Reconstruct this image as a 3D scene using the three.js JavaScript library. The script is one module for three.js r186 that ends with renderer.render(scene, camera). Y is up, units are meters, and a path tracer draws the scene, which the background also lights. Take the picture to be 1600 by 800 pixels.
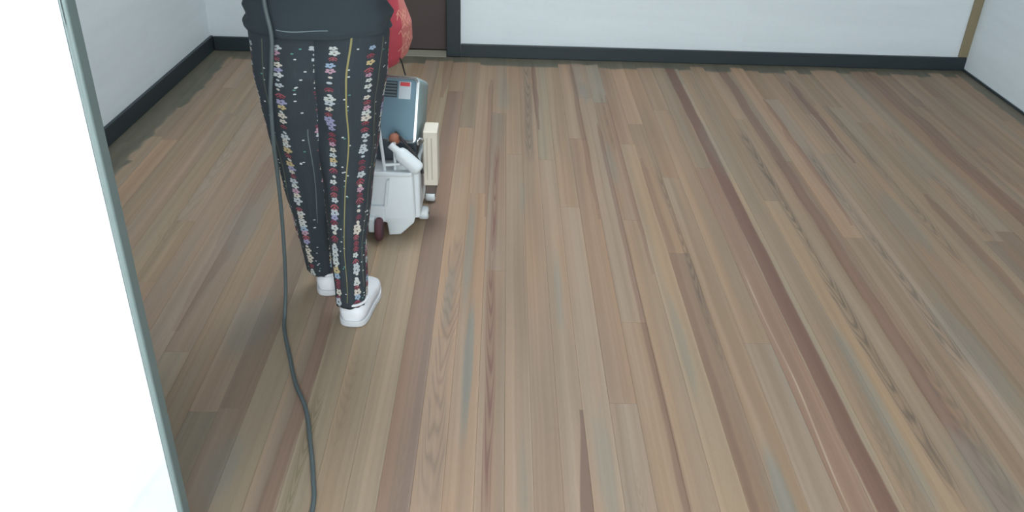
import * as THREE from 'three';
import { RoundedBoxGeometry } from 'three/addons/geometries/RoundedBoxGeometry.js';
import { MarchingCubes } from 'three/addons/objects/MarchingCubes.js';
import { mergeGeometries, toCreasedNormals } from 'three/addons/utils/BufferGeometryUtils.js';
import { RectAreaLightUniformsLib } from 'three/addons/lights/RectAreaLightUniformsLib.js';

// ---------------------------------------------------------------- camera, sky, light, exposure
const scene = new THREE.Scene();
const rad = THREE.MathUtils.degToRad;
const camera = new THREE.PerspectiveCamera(32.795, 2, 0.02, 60);
camera.position.set(0, 1.6, 0);
camera.rotation.order = 'YXZ';
camera.rotation.set(rad(-30.611), rad(-1.190), rad(1.938));
scene.add(camera);

scene.background = new THREE.Color().setRGB(3.0, 3.15, 3.2);      // bright overcast daylight outside
const renderer = new THREE.WebGLRenderer({ antialias: true });
renderer.toneMapping = THREE.LinearToneMapping;
renderer.toneMappingExposure = 1.0;
renderer.shadowMap.enabled = true;
renderer.shadowMap.type = THREE.PCFSoftShadowMap;
RectAreaLightUniformsLib.init();
function daylight(w, h, intensity, pos, look) {                     // daylight entering by a window, as large as its opening
  const l = new THREE.RectAreaLight(new THREE.Color().setRGB(0.92, 0.99, 1.0), intensity, w, h);
  l.position.set(...pos); l.lookAt(...look); scene.add(l);
}
daylight(1.88, 1.98, 0.3, [-0.675, 1.16, -0.285], [1, 1.16, -0.285]);    // glazed door beside the camera
daylight(1.5, 1.86, 10.1, [0.15, 1.35, 1.49], [0.15, 1.35, -1]);         // window behind the camera

// ---------------------------------------------------------------- helpers
const counts = {};
function numbered(n) { const k = counts[n] = (counts[n] ?? -1) + 1; return k ? `${n}_${String(k).padStart(3, '0')}` : n; }
function mesh(name, geo, mat, parent) {
  const m = new THREE.Mesh(geo, mat); m.name = name; m.castShadow = m.receiveShadow = true;
  parent.add(m); return m;
}
function part(name, geo, mat, parent, label) { const m = mesh(name, geo, mat, parent); if (label) m.userData.label = label; return m; }
function tag(o, label, category, group) { o.userData.label = label; o.userData.category = category; if (group) o.userData.group = group; return o; }
function thing(name, label, category, [x, y, z]) {
  const o = new THREE.Group(); o.name = numbered(name); o.position.set(x, y, z); scene.add(o); return tag(o, label, category);
}
function structGroup(name, label, category) { const o = new THREE.Group(); o.name = name; scene.add(o); tag(o, label, category); o.userData.kind = 'structure'; return o; }
function struct(name, geo, mat, label, category) { const m = mesh(name, geo, mat, scene); tag(m, label, category); m.userData.kind = 'structure'; return m; }
function boxAt(x0, x1, y0, y1, z0, z1) { const g = new THREE.BoxGeometry(x1 - x0, y1 - y0, z1 - z0); g.translate((x0 + x1) / 2, (y0 + y1) / 2, (z0 + z1) / 2); return g; }
function rboxAt(x0, x1, y0, y1, z0, z1, r = 0.004, s = 2) { const g = new RoundedBoxGeometry(x1 - x0, y1 - y0, z1 - z0, s, r); g.translate((x0 + x1) / 2, (y0 + y1) / 2, (z0 + z1) / 2); return g; }
const merge = (a) => mergeGeometries(a.map((g) => { const n = g.index ? g.toNonIndexed() : g; for (const k of Object.keys(n.attributes)) if (!['position', 'normal', 'uv'].includes(k)) n.deleteAttribute(k); return n; }));
function tube(pts, r, seg = 60, sides = 12, tension = 0.5) { return new THREE.TubeGeometry(new THREE.CatmullRomCurve3(pts.map((p) => new THREE.Vector3(...p)), false, 'catmullrom', tension), seg, r, sides); }
function rod(a, b, r, sides = 16) {
  const A = new THREE.Vector3(...a), B = new THREE.Vector3(...b), d = B.clone().sub(A);
  const g = new THREE.CylinderGeometry(r, r, d.length(), sides);
  g.applyQuaternion(new THREE.Quaternion().setFromUnitVectors(new THREE.Vector3(0, 1, 0), d.normalize())); const m = A.add(B).multiplyScalar(0.5); g.translate(m.x, m.y, m.z); return g;
}
const clamp = (v, a = 0, b = 1) => Math.max(a, Math.min(b, v));
const smooth = (a, b, v) => { const t = clamp((v - a) / (b - a)); return t * t * (3 - 2 * t); };
const lerp = (a, b, t) => a + (b - a) * t;
function hash(x, y) { let h = Math.imul(x | 0, 374761393) + Math.imul(y | 0, 668265263) | 0; h = Math.imul(h ^ (h >>> 13), 1274126177); return ((h ^ (h >>> 16)) >>> 0) / 4294967296; }
function noise(x, y) {
  const xi = Math.floor(x), yi = Math.floor(y); let u = x - xi, v = y - yi; u = u * u * (3 - 2 * u); v = v * v * (3 - 2 * v);
  const a = hash(xi, yi), b = hash(xi + 1, yi), c = hash(xi, yi + 1), d = hash(xi + 1, yi + 1);
  return a + (b - a) * u + (c - a) * v + (a - b - c + d) * u * v;
}
const fbm = (x, y) => 0.5 * noise(x, y) + 0.3 * noise(x * 2.1 + 7, y * 2.1 + 3) + 0.2 * noise(x * 4.3 + 1, y * 4.3 + 9);
function dataTex(w, h, fn, srgb = true) {
  const d = new Uint8Array(w * h * 4);
  for (let j = 0, k = 0; j < h; j++) for (let i = 0; i < w; i++, k += 4) { const c = fn(i, j); d[k] = clamp(c[0], 0, 255); d[k + 1] = clamp(c[1], 0, 255); d[k + 2] = clamp(c[2], 0, 255); d[k + 3] = 255; }
  const t = new THREE.DataTexture(d, w, h); t.magFilter = THREE.LinearFilter; t.minFilter = THREE.LinearMipmapLinearFilter; t.generateMipmaps = true;
  t.wrapS = t.wrapT = THREE.MirroredRepeatWrapping; if (srgb) t.colorSpace = THREE.SRGBColorSpace; t.needsUpdate = true; return t;
}
const std = (color, roughness = 0.6, o = {}) => new THREE.MeshStandardMaterial({ color, roughness, ...o });

// ---------------------------------------------------------------- materials
const wallBump = dataTex(512, 512, (i, j) => { const v = 128 + 60 * (noise(i / 200, j / 30) - 0.5) + 24 * (noise(i / 9 + 40, j / 9) - 0.5); return [v, v, v]; }, false);
wallBump.wrapS = wallBump.wrapT = THREE.RepeatWrapping;
const wallTone = dataTex(512, 512, (i, j) => { const v = 251 - 9 * fbm(i / 160, j / 16) - 2 * noise(i / 5, j / 5); return [v, v, v]; });
wallTone.wrapS = wallTone.wrapT = THREE.RepeatWrapping;
const M = {
  wall: std(0xd9e2e8, 0.62, { map: wallTone, bumpMap: wallBump, bumpScale: 0.0012 }),
  ceiling: std(0xe9ecec, 0.8),
  black: std(0x273136, 0.45),
  door: std(0x4c4140, 0.55),
  threshold: std(0x8d8a7c, 0.7),
  cornerTrim: std(0x83785f, 0.6),
  frame: std(0x637272, 0.5),
  sub: std(0x2a221b, 0.9),
  balcony: std(0xf0f0ee, 0.8),
  glass: new THREE.MeshPhysicalMaterial({ color: 0xffffff, roughness: 0, transmission: 1, thickness: 0, ior: 1.5 }),
};
function metreUV(g) {                                              // box faces: uv in metres by the way each face points
  const p = g.attributes.position, n = g.attributes.normal, uv = new Float32Array(p.count * 2);
  for (let i = 0; i < p.count; i++) {
    const ax = Math.abs(n.getX(i)), ay = Math.abs(n.getY(i)), az = Math.abs(n.getZ(i));
    const [u, v] = ax > ay && ax > az ? [p.getZ(i), p.getY(i)] : ay > az ? [p.getX(i), p.getZ(i)] : [p.getX(i), p.getY(i)];
    uv[2 * i] = u / 1.4; uv[2 * i + 1] = v / 1.4;
  }
  g.setAttribute('uv', new THREE.BufferAttribute(uv, 2)); return g;
}

// ---------------------------------------------------------------- floor of narrow boards
const XB = -4.99, XL = -1.687, XR = 2.735, H = 2.55, ZF = 1.5, XW = -0.629, ZC = -1.30;
const leftAt = (z) => XL - 0.0414 * (z - XB);                      // the left wall runs a little askew
const edges = [-0.674, -0.594, -0.514, -0.434, -0.354, -0.276, -0.195, -0.119, -0.042, 0.033, 0.106, 0.179, 0.250, 0.328, 0.406, 0.486, 0.560, 0.631, 0.705, 0.781, 0.866, 0.942, 1.020];
for (let x = -0.674 - 0.078; x > -2.02; x -= 0.078) edges.unshift(x);
for (let x = 1.020 + 0.0775; x < 2.86; x += 0.0775) edges.push(x);
const NP = edges.length - 1, base0 = edges.findIndex((e) => Math.abs(e + 0.674) < 1e-6);
const TONE = {
  P: [176, 161, 136], K: [176, 154, 131], R: [146, 119, 104], B: [160, 157, 144], T: [169, 149, 125], G: [165, 154, 132], D: [158, 137, 117], L: [178, 162, 138], N: [166, 150, 133], S: [162, 148, 127],
};
// [joints (z from the far wall to the near), tones of the pieces between them]
const boards = {
  0: [[-3.3], 'SG'], 1: [[-2.6], 'GN'], 2: [[-3.9], 'TG'], 3: [[-2.9], 'NP'], 4: [[-3.4], 'PP'], 5: [[-4.4], 'KR'], 6: [[-3.9, -2.2], 'TKK'], 7: [[-3.2], 'KK'], 8: [[-4.1, -2.6], 'KNK'],
  9: [[-3.6], 'TK'], 10: [[-4.5], 'KK'], 11: [[-3.55], 'GK'], 12: [[-3.1], 'TK'], 13: [[-3.8, -1.9], 'KDN'], 14: [[-4.35, -2.3], 'NKT'], 15: [[-4.285, -3.0], 'BDT'], 16: [[-3.75], 'DP'],
  17: [[-4.0, -2.75], 'KTD'], 18: [[-3.4], 'TT'], 19: [[-4.2, -2.2], 'KTN'], 20: [[-3.505], 'TR'], 21: [[-4.6], 'GP'], 22: [[], 'T'], 23: [[-3.2], 'TP'], 24: [[-4.1], 'KT'], 25: [[-3.6], 'TD'], 26: [[-2.9], 'KT'],
  27: [[-4.4], 'TN'], 28: [[-3.7], 'KT'], 29: [[-4.2], 'DK'],
};
const pieces = [];                                                  // {i, z0 (far), z1 (near), tone, seed}
for (let i = 0; i < NP; i++) {
  const k = i - base0; let spec = boards[k];
  if (!spec) {
    const r = hash(i, 17), joints = [-4.55 + 1.7 * r, -2.55 + 0.9 * hash(i, 3)];
    const bag = k < 0 ? 'GSTNGSSGN' : 'TKTSNTDKT';
    spec = [joints, [0, 1, 2].map((q) => bag[Math.floor(hash(i, 40 + q) * bag.length)]).join('')];
  }
  const near = edges[i + 1] <= XW + 0.03 ? ZC + 0.1 : ZF + 0.1;
  const zs = [XB - 0.20, ...spec[0], near];
  for (let q = 0; q < zs.length - 1; q++) pieces.push({ i, z0: zs[q], z1: zs[q + 1], tone: TONE[spec[1][Math.min(q, spec[1].length - 1)]], seed: i * 7 + q * 131 });
}
const byBoard = Array.from({ length: NP }, () => []); for (const p of pieces) byBoard[p.i].push(p);
// dark heartwood strips running in the boards: [x0, x1, z far, z near, strength, ragged edge]
const strips = [
  [0.946, 1.000, -5.1, 2, 0.92, 0.004], [1.252, 1.300, -5.1, 2, 0.6, 0.008], [1.385, 1.412, -4.4, -3.0, 0.4, 0.01], [1.60, 1.632, -4.7, -3.6, 0.7, 0.008], [2.085, 2.165, -4.95, -2.4, 0.5, 0.012], [1.79, 1.835, -3.3, -2.2, 0.42, 0.01],
  [0.172, 0.200, -4.9, -3.9, 0.62, 0.006], [0.470, 0.489, -4.0, -1.0, 0.5, 0.003], [-0.33, -0.276, -5, -4.3, 0.35, 0.005], [-0.558, -0.52, -3.3, -1.0, 0.45, 0.008], [0.545, 0.566, -4.4, -2.6, 0.35, 0.004], [0.388, 0.412, -4.9, -3.0, 0.4, 0.005], [-0.70, -0.66, -4.2, -2.9, 0.4, 0.012], [-1.02, -0.95, -3.6, -2.2, 0.28, 0.015], [0.63, 0.655, -3.6, -1.2, 0.3, 0.006], [2.36, 2.42, -4.8, -3.6, 0.25, 0.01], [-0.06, -0.034, -4.6, -3.0, 0.35, 0.006],
];
// grey weathered patches: [x, z, half width, half length, strength]
const patches = [[-0.078, -2.1, 0.020, 0.42, 0.85], [-0.10, -2.75, 0.02, 0.45, 0.55], [0.292, -1.65, 0.03, 0.30, 0.45], [0.725, -1.55, 0.03, 0.22, 0.75], [0.45, -4.45, 0.03, 0.17, 0.5], [1.10, -1.9, 0.03, 0.5, 0.5], [-0.77, -2.25, 0.09, 0.22, 0.5], [-0.95, -2.9, 0.08, 0.3, 0.4], [0.215, -2.5, 0.02, 0.35, 0.5], [0.10, -3.2, 0.02, 0.2, 0.4], [-0.155, -2.45, 0.02, 0.25, 0.5], [1.50, -2.2, 0.05, 0.4, 0.45], [1.9, -3.6, 0.06, 0.25, 0.35], [-0.68, -1.62, 0.05, 0.16, 0.5], [0.50, -3.55, 0.025, 0.3, 0.45], [1.28, -1.62, 0.07, 0.25, 0.5], [0.02, -4.35, 0.04, 0.3, 0.4], [1.62, -3.05, 0.06, 0.3, 0.35], [1.0, -3.7, 0.05, 0.4, 0.3], [0.585, -2.2, 0.02, 0.3, 0.45], [0.08, -1.55, 0.015, 0.25, 0.35]];
// flame figure of flat-sawn boards: [x of the heart, far z, near z, half width, wave length, strength, tone]
const flames = [
  [-0.013, -3.75, 1, 0.015, 0.24, 0.8, [124, 88, 80]], [-0.150, -2.9, -1.45, 0.030, 0.12, 0.5, [124, 112, 104]], [-0.225, -1.85, 1, 0.018, 0.06, 0.4, [134, 118, 102]], [-0.14, -1.6, 1, 0.014, 0.05, 0.42, [140, 118, 100]],
  [-0.492, -2.0, 1, 0.014, 0.062, 0.6, [118, 110, 84]], [-0.42, -2.2, -1.6, 0.02, 0.06, 0.3, [130, 116, 98]], [0.138, -4.95, -3.48, 0.026, 0.15, 0.65, [110, 102, 92]], [1.175, -4.0, -1.5, 0.020, 0.14, 0.62, [98, 88, 80]], [1.44, -3.8, -2.0, 0.022, 0.15, 0.55, [98, 92, 84]], [1.71, -4.4, -2.6, 0.024, 0.16, 0.42, [104, 98, 88]],
  [0.695, -3.6, -2.0, 0.012, 0.12, 0.6, [104, 88, 78]], [0.53, -4.5, -3.6, 0.010, 0.14, 0.5, [110, 96, 86]], [1.06, -2.0, -1.4, 0.02, 0.08, 0.35, [120, 114, 100]], [1.31, -2.3, -1.3, 0.028, 0.1, 0.4, [112, 104, 96]], [1.92, -4.1, -2.8, 0.024, 0.16, 0.36, [106, 98, 90]], [-1.2, -4.2, -2.6, 0.03, 0.15, 0.25, [120, 112, 96]], [0.37, -1.75, 1, 0.012, 0.05, 0.35, [140, 122, 102]], [2.25, -4.6, -3.3, 0.025, 0.16, 0.3, [106, 96, 88]],
];
const GREY = [144, 148, 141], DARK = [128, 99, 87], OLD = [98, 104, 92];
const TZ0 = -5.02, TZ1 = -1.10;
function floorColour(x, z, i, out) {
  const list = byBoard[i]; let p = list[0]; for (const q of list) if (z >= q.z0) p = q;
  const s = p.seed, x0 = edges[i], t = p.tone;
  let r = lerp(t[0], 169, 0.32), g = lerp(t[1], 150, 0.32), b = lerp(t[2], 127, 0.32);
  // broad tone of the piece, growth rings and fine pores, all drawn out along the board
  const drift = fbm(x * 9 + s * 3.1, z * 0.8 + s) - 0.5, wob = 0.012 * (noise(z * 1.3 + s, s * 0.7) - 0.5) + 0.004 * noise(z * 5 + s, 3);
  const ring = noise((x - x0 + wob) * 150 + s * 5, z * 0.55 + s) - 0.5, band = noise((x - x0 + wob) * 48 + s * 9, z * 0.45 + s * 2) - 0.5, pore = hash(Math.floor(x * 900), Math.floor(z * 55 + 31 * hash(Math.floor(x * 900), s))) - 0.5;
  const wide = (hash(s, 77) - 0.5) * 9;
  const v = drift * 22 + ring * 11 + band * 18 + pore * 5 + wide;
  r += v; g += v * 0.96; b += v * 0.9;
  const warm = (hash(s, 5) - 0.5) * 6 + (noise(x * 30 + s, z * 1.5) - 0.5) * 10; r += warm; b -= warm * 0.7;
  for (const q of strips) {
    if (z < q[2] || z > q[3] || x < q[0] - 0.03 || x > q[1] + 0.03) continue;
    const e = q[5] * (fbm(z * 3 + q[0] * 50, q[1] * 31) - 0.5) * 3, taper = smooth(q[2], q[2] + 0.15, z) * (1 - smooth(q[3] - 0.5, q[3], z));
    const mid = (q[0] + q[1]) / 2, hw = (q[1] - q[0]) / 2 * (0.35 + 0.65 * taper), a = q[4] * (1 - smooth(hw - 0.004, hw + 0.004, Math.abs(x - mid - e)));
    r = lerp(r, DARK[0] + v * 0.5, a); g = lerp(g, DARK[1] + v * 0.5, a); b = lerp(b, DARK[2] + v * 0.5, a);
  }
  for (const q of patches) {
    const dx = (x - q[0]) / q[2], dz = (z - q[1]) / q[3]; if (dx * dx > 2.2 || dz * dz > 2.2) continue;
    const d = Math.sqrt(dx * dx + dz * dz) + 0.7 * (fbm(x * 60 + q[0] * 9, z * 5) - 0.5), a = q[4] * (1 - smooth(0.45, 1.05, d));
    r = lerp(r, GREY[0] + v * 0.5, a); g = lerp(g, GREY[1] + v * 0.5, a); b = lerp(b, GREY[2] + v * 0.5, a);
  }
  for (const q of flames) {
    if (z < q[1] || z > q[2]) continue; const w = q[3] * (0.7 + 0.6 * noise(z * 2.2 + q[0] * 77, 5)), d = (x - q[0] - 0.35 * q[3] * (noise(z * 3 + q[0] * 13, 9) - 0.5) * 2) / w; if (d * d > 1.6) continue;
    const ph = z / q[4] + d * d * 1.7 + 1.1 * noise(z * 7 + q[0] * 31, x * 70) + 1.6 * noise(z * 2.3 + q[0], 1), sw = 0.5 + 0.5 * Math.sin(ph * 6.2832);
    const side = 0.35 + 0.65 * smooth(0.25, 0.9, noise(z * 4.1 + q[0] * 5, 2) + 0.35);
    const a = q[5] * side * (0.25 + 0.75 * sw * sw) * (1 - smooth(0.7, 1.2, Math.abs(d))) * smooth(q[1], q[1] + 0.2, z) * (1 - smooth(q[2] - 0.2, q[2], z));
    r = lerp(r, q[6][0], a); g = lerp(g, q[6][1], a); b = lerp(b, q[6][2], a);
  }
  // old finish that the drum could not reach: a margin along the walls with a stepped, ragged edge
  const step = 0.03 * (Math.floor(hash(i, 91) * 3) - 1), zig = 0.05 * (noise(Math.floor(z * 3.2), 7) - 0.4) + 0.02 * noise(z * 14, 2);
  let m = 1 - smooth(0.10 + step, 0.135 + step, z - XB + 0.03 * (noise(x * 14, 4) - 0.5));
  m = Math.max(m, 1 - smooth(0.135 + zig, 0.155 + zig, x - leftAt(z)), 0.8 * (1 - smooth(0.06 + zig * 0.6, 0.085 + zig * 0.6, XR - x)));
  m *= 0.62 + 0.4 * fbm(x * 20, z * 8);
  r = lerp(r, OLD[0] + v * 0.6, m); g = lerp(g, OLD[1] + v * 0.6, m); b = lerp(b, OLD[2] + v * 0.55, m);
  // pale scratch left by a filled joint
  const sc = Math.abs(x - 0.884 - 0.006 * (noise(z * 2.5, 8) - 0.5) * 2); if (sc < 0.004 && z > -2.75) { const a = (1 - smooth(0.0012, 0.0036, sc)) * smooth(-2.75, -2.5, z) * (0.35 + 0.5 * noise(z * 6, 3)); r = lerp(r, 202, a); g = lerp(g, 192, a); b = lerp(b, 168, a); }
  // dark resin wedge
  if (z > -1.87) { const hw = 0.003 + 0.012 * smooth(-1.87, -1.45, z), a = 0.75 * (1 - smooth(hw, hw + 0.004, Math.abs(x - 0.249 + hw))); r = lerp(r, 122, a); g = lerp(g, 100, a); b = lerp(b, 90, a); }
  out[0] = r * 0.84; out[1] = g * 0.80; out[2] = b * 0.785; return out;
}
const floor = structGroup('floor', 'sanded pine board floor with tan, red-brown and grey boards', 'floor');
mesh('subfloor', boxAt(-2.02, 2.86, -0.08, -0.0205, XB - 0.22, ZF + 0.1), M.sub, floor);
{
  const GROUPS = 4, per = Math.ceil(NP / GROUPS), bumpNoise = [];
  for (let q = 0; q < GROUPS; q++) {
    const i0 = q * per, i1 = Math.min(NP, i0 + per), xa = edges[i0], xb = edges[i1], W = 1024, Hh = 2048, o = [0, 0, 0];
    const col = new Int32Array(W); for (let c = 0, i = i0; c < W; c++) { const x = xa + (xb - xa) * (c + 0.5) / W; while (i < i1 - 1 && x > edges[i + 1]) i++; col[c] = i; }
    const map = dataTex(W, Hh, (c, j) => floorColour(xa + (xb - xa) * (c + 0.5) / W, TZ0 + (TZ1 - TZ0) * (j + 0.5) / Hh, col[c], o));
    const mat = std(0xffffff, 0.58, { map });
    for (const p of pieces) {
      if (p.i < i0 || p.i >= i1) continue;
      const x0 = edges[p.i] + 0.00015, x1 = edges[p.i + 1] - 0.00015, z0 = p.z0 + 0.00015, z1 = p.z1 - 0.00015, c = 0.0004, y = 0, yb = -0.02;
      const P = [[x0, yb, z0], [x1, yb, z0], [x1, yb, z1], [x0, yb, z1], [x0, y - c, z0], [x1, y - c, z0], [x1, y - c, z1], [x0, y - c, z1], [x0 + c, y, z0 + c], [x1 - c, y, z0 + c], [x1 - c, y, z1 - c], [x0 + c, y, z1 - c]];
      const F = []; const quad = (a, b, d, e) => F.push(a, b, d, a, d, e);
      quad(11, 10, 9, 8); for (const lo of [0, 4]) for (let k = 0; k < 4; k++) { const a = lo + k, b = lo + (k + 1) % 4; quad(b, a, a + 4, b + 4); }
      const pos = [], uv = []; for (const k of F) { pos.push(...P[k]); uv.push((P[k][0] - xa) / (xb - xa), (P[k][2] - TZ0) / (TZ1 - TZ0)); }
      const g = new THREE.BufferGeometry(); g.setAttribute('position', new THREE.Float32BufferAttribute(pos, 3)); g.setAttribute('uv', new THREE.Float32BufferAttribute(uv, 2)); g.computeVertexNormals();
      mesh('plank', g, mat, floor);
    }
  }
}

// ---------------------------------------------------------------- walls, ceiling, doorway, windows
const T = 0.14, DX0 = -1.13, DX1 = -0.313, DH = 2.03;
struct('wall_back', metreUV(merge([boxAt(XL - 0.16, DX0, 0, H, XB - T, XB), boxAt(DX1, XR + T, 0, H, XB - T, XB), boxAt(DX0, DX1, DH, H, XB - T, XB)])), M.wall, 'white back wall behind the person, with the dark doorway', 'wall');
{
  const g = boxAt(-T, 0, 0, H, XB, ZC + 0.12), p = g.attributes.position;
  for (let i = 0; i < p.count; i++) p.setX(i, p.getX(i) + leftAt(p.getZ(i)));
  g.computeVertexNormals(); metreUV(g);
  struct('wall_left', g, M.wall, 'white left wall with dark baseboard', 'wall');
}
struct('wall_right', metreUV(boxAt(XR, XR + T, 0, H, XB, ZF + T)), M.wall, 'white right wall beyond the brown corner trim', 'wall');
struct('wall_return', metreUV(boxAt(leftAt(ZC + 0.031), XW - 0.012, 0, H, ZC, ZC + 0.031)), M.wall, 'short white wall behind the glazed door', 'wall');
const W1 = { z0: ZC, z1: 0.72, y1: 2.2 }, W2 = { x0: -0.6, x1: 0.9, y0: 0.4, y1: 2.3 };
struct('wall_side', metreUV(merge([boxAt(XW - T, XW, W1.y1, H, ZC, ZF), boxAt(XW - T, XW, 0, W1.y1, W1.z1, ZF)])), M.wall, 'white wall around the glazed door', 'wall');
struct('wall_front', metreUV(merge([boxAt(XW - T, XR, 0, W2.y0, ZF, ZF + T), boxAt(XW - T, XR, W2.y1, H, ZF, ZF + T), boxAt(W2.x1, XR, W2.y0, W2.y1, ZF, ZF + T), boxAt(XW - T, W2.x0, W2.y0, W2.y1, ZF, ZF + T)])), M.wall, 'white wall with the window behind the viewer', 'wall');
struct('wall_hall', boxAt(DX0 - 0.2, DX1 + 0.2, 0, DH + 0.2, XB - T - 0.08, XB - T), M.black, 'dark hall wall behind the door', 'wall');
struct('ceiling', boxAt(-2.1, XR + T, H, H + 0.1, XB - T, ZF + T), M.ceiling, 'white ceiling', 'ceiling');
struct('floor_balcony', boxAt(-6, XW - 0.012, -0.1, -0.02, ZC + 0.12, 5), M.balcony, 'pale balcony floor outside the glazed door', 'floor');

// baseboards: black painted, a worn rounded top edge
struct('baseboard_back', rboxAt(DX1 + 0.078, XR - 0.001, 0.0005, 0.078, XB, XB + 0.018, 0.004), M.black, 'black baseboard along the back wall right of the doorway', 'baseboard');
struct('baseboard_side', rboxAt(XL + 0.02, DX0 - 0.08, 0.0005, 0.082, XB, XB + 0.018, 0.004), M.black, 'short black baseboard in the far left corner', 'baseboard');
{
  const g = rboxAt(0, 0.018, 0.0005, 0.085, XB, ZC, 0.004), p = g.attributes.position;
  for (let i = 0; i < p.count; i++) p.setX(i, p.getX(i) + leftAt(p.getZ(i)));
  struct('baseboard_left', g, M.black, 'black baseboard along the left wall', 'baseboard');
}
struct('baseboard_right', rboxAt(XR - 0.010, XR, 0.0005, 0.013, XB + 0.019, ZF, 0.003), M.black, 'thin dark strip at the foot of the right wall', 'baseboard');
struct('trim_1', rboxAt(XR - 0.052, XR, 0.080, H, XB, XB + 0.016, 0.003), M.cornerTrim, 'brown wooden strip in the far right corner', 'trim');
{
  const d = structGroup('trim_2', 'black frame around the brown door', 'door frame');
  mesh('jamb', rboxAt(DX1 - 0.006, DX1 + 0.076, 0.0005, DH + 0.07, XB - 0.085, XB + 0.022, 0.006, 3), M.black, d);
  mesh('jamb', rboxAt(DX0 - 0.076, DX0 + 0.006, 0.0005, DH + 0.07, XB - 0.085, XB + 0.022, 0.006, 3), M.black, d);
  mesh('header', rboxAt(DX0 + 0.007, DX1 - 0.007, DH - 0.006, DH + 0.07, XB - 0.085, XB + 0.022, 0.006, 3), M.black, d);
  mesh('threshold', rboxAt(DX0 + 0.007, DX1 - 0.007, 0.0005, 0.006, XB - 0.085, XB + 0.03, 0.002), M.threshold, d);
}
{
  const d = structGroup('door_1', 'dark brown door in the black frame behind the red bag', 'door');
  mesh('door_leaf', rboxAt(DX0 + 0.009, DX1 - 0.009, 0.008, DH - 0.009, XB - 0.132, XB - 0.092, 0.003), M.door, d);
  const h = mesh('door_handle', merge([rod([DX0 + 0.07, 1.0, XB - 0.092], [DX0 + 0.07, 1.0, XB - 0.045], 0.009), rod([DX0 + 0.07, 1.0, XB - 0.048], [DX0 + 0.18, 1.0, XB - 0.048], 0.008)]), std(0x9a958c, 0.35, { metalness: 0.8 }), d);
}
{
  const w = structGroup('window_1', 'glazed door with grey-green frame and overexposed daylight outside', 'window');
  const st = 0.032, xa = XW - 0.012, xb = XW, mid = -0.31;
  for (const z of [W1.z0, mid - st, W1.z1 - st]) mesh('stile', rboxAt(xa, xb, 0.0005, W1.y1, z, z + (z === mid - st ? 2 * st : st), 0.004), M.frame, w);
  for (const [za, zb] of [[W1.z0 + st, mid - st], [mid + st, W1.z1 - st]]) {
    mesh('rail', rboxAt(xa, xb, 0.0005, 0.10, za, zb, 0.004), M.frame, w); mesh('rail', rboxAt(xa, xb, W1.y1 - 0.08, W1.y1, za, zb, 0.004), M.frame, w);
    mesh('pane', boxAt(XW - 0.010, XW - 0.006, 0.10, W1.y1 - 0.08, za, zb), M.glass, w);
  }
}
{
  const w = structGroup('window_2', 'wide window behind the viewer', 'window'), s = 0.03, { x0, x1, y0, y1 } = W2, m = (x0 + x1) / 2, z = ZF + 0.03;
  for (const x of [x0, m - s / 2, x1 - s]) mesh('stile', rboxAt(x, x + s, y0, y1, z, z + 0.04, 0.004), M.frame, w);
  for (const [xa, xb] of [[x0 + s, m - s / 2], [m + s / 2, x1 - s]]) {
    for (const y of [y0, y1 - s]) mesh('rail', rboxAt(xa, xb, y, y + s, z, z + 0.04, 0.004), M.frame, w);
    mesh('pane', boxAt(xa, xb, y0 + s, y1 - s, z + 0.018, z + 0.022), M.glass, w);
  }
}
{
  // ceiling lamp over the middle of the room, above the frame
  const lamp = thing('ceiling_lamp', 'square white ceiling lamp over the middle of the room', 'lamp', [-0.2, H, -3.3]);
  part('lamp_base', rboxAt(-0.43, 0.43, -0.045, 0, -0.43, 0.43, 0.01), M.ceiling, lamp);
  part('lamp_diffuser', rboxAt(-0.40, 0.40, -0.062, -0.045, -0.40, 0.40, 0.008), std(0xffffff, 0.5, { emissive: 0xf2fbff, emissiveIntensity: 1.5 }), lamp);
  const l = new THREE.RectAreaLight(new THREE.Color().setRGB(0.92, 0.99, 1.0), 20, 0.8, 0.8); l.position.set(0, -0.066, 0); l.rotation.x = -Math.PI / 2; lamp.add(l);
}

// ---------------------------------------------------------------- person pushing the machine, seen from behind
const PX = -0.495, PZ = -2.38;
const person = thing('person', 'person seen from behind in a black top and dark flower-striped trousers, pushing the floor sander', 'person', [PX, 0, PZ]);
const L = (x, y, z) => [x - PX, y, z - PZ];                          // world to the person's own axes
function field(lo, hi, cell, dist, blend) {                          // a signed distance field turned into a smooth mesh
  const size = Math.max(hi[0] - lo[0], hi[1] - lo[1], hi[2] - lo[2]), n = Math.ceil(size / cell) + 4, mc = new MarchingCubes(n, new THREE.MeshBasicMaterial(), false, false, 400000);
  mc.isolation = 0; const half = size / 2 * (n / (n - 4)), c = [0, 1, 2].map((k) => (lo[k] + hi[k]) / 2);
  let k = 0; for (let z = 0; z < n; z++) for (let y = 0; y < n; y++) for (let x = 0; x < n; x++) mc.field[k++] = -dist(c[0] + (x - n / 2) * 2 / n * half, c[1] + (y - n / 2) * 2 / n * half, c[2] + (z - n / 2) * 2 / n * half);
  mc.update(); const g = new THREE.BufferGeometry(), m = mc.count;
  const pos = mc.positionArray.slice(0, m * 3), nor = mc.normalArray.slice(0, m * 3);
  for (let i = 0; i < m * 3; i++) pos[i] = pos[i] * half + c[i % 3];
  g.setAttribute('position', new THREE.BufferAttribute(pos, 3)); g.setAttribute('normal', new THREE.BufferAttribute(nor, 3)); g.setAttribute('uv', new THREE.BufferAttribute(new Float32Array(m * 2), 2)); return g;
}
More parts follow.
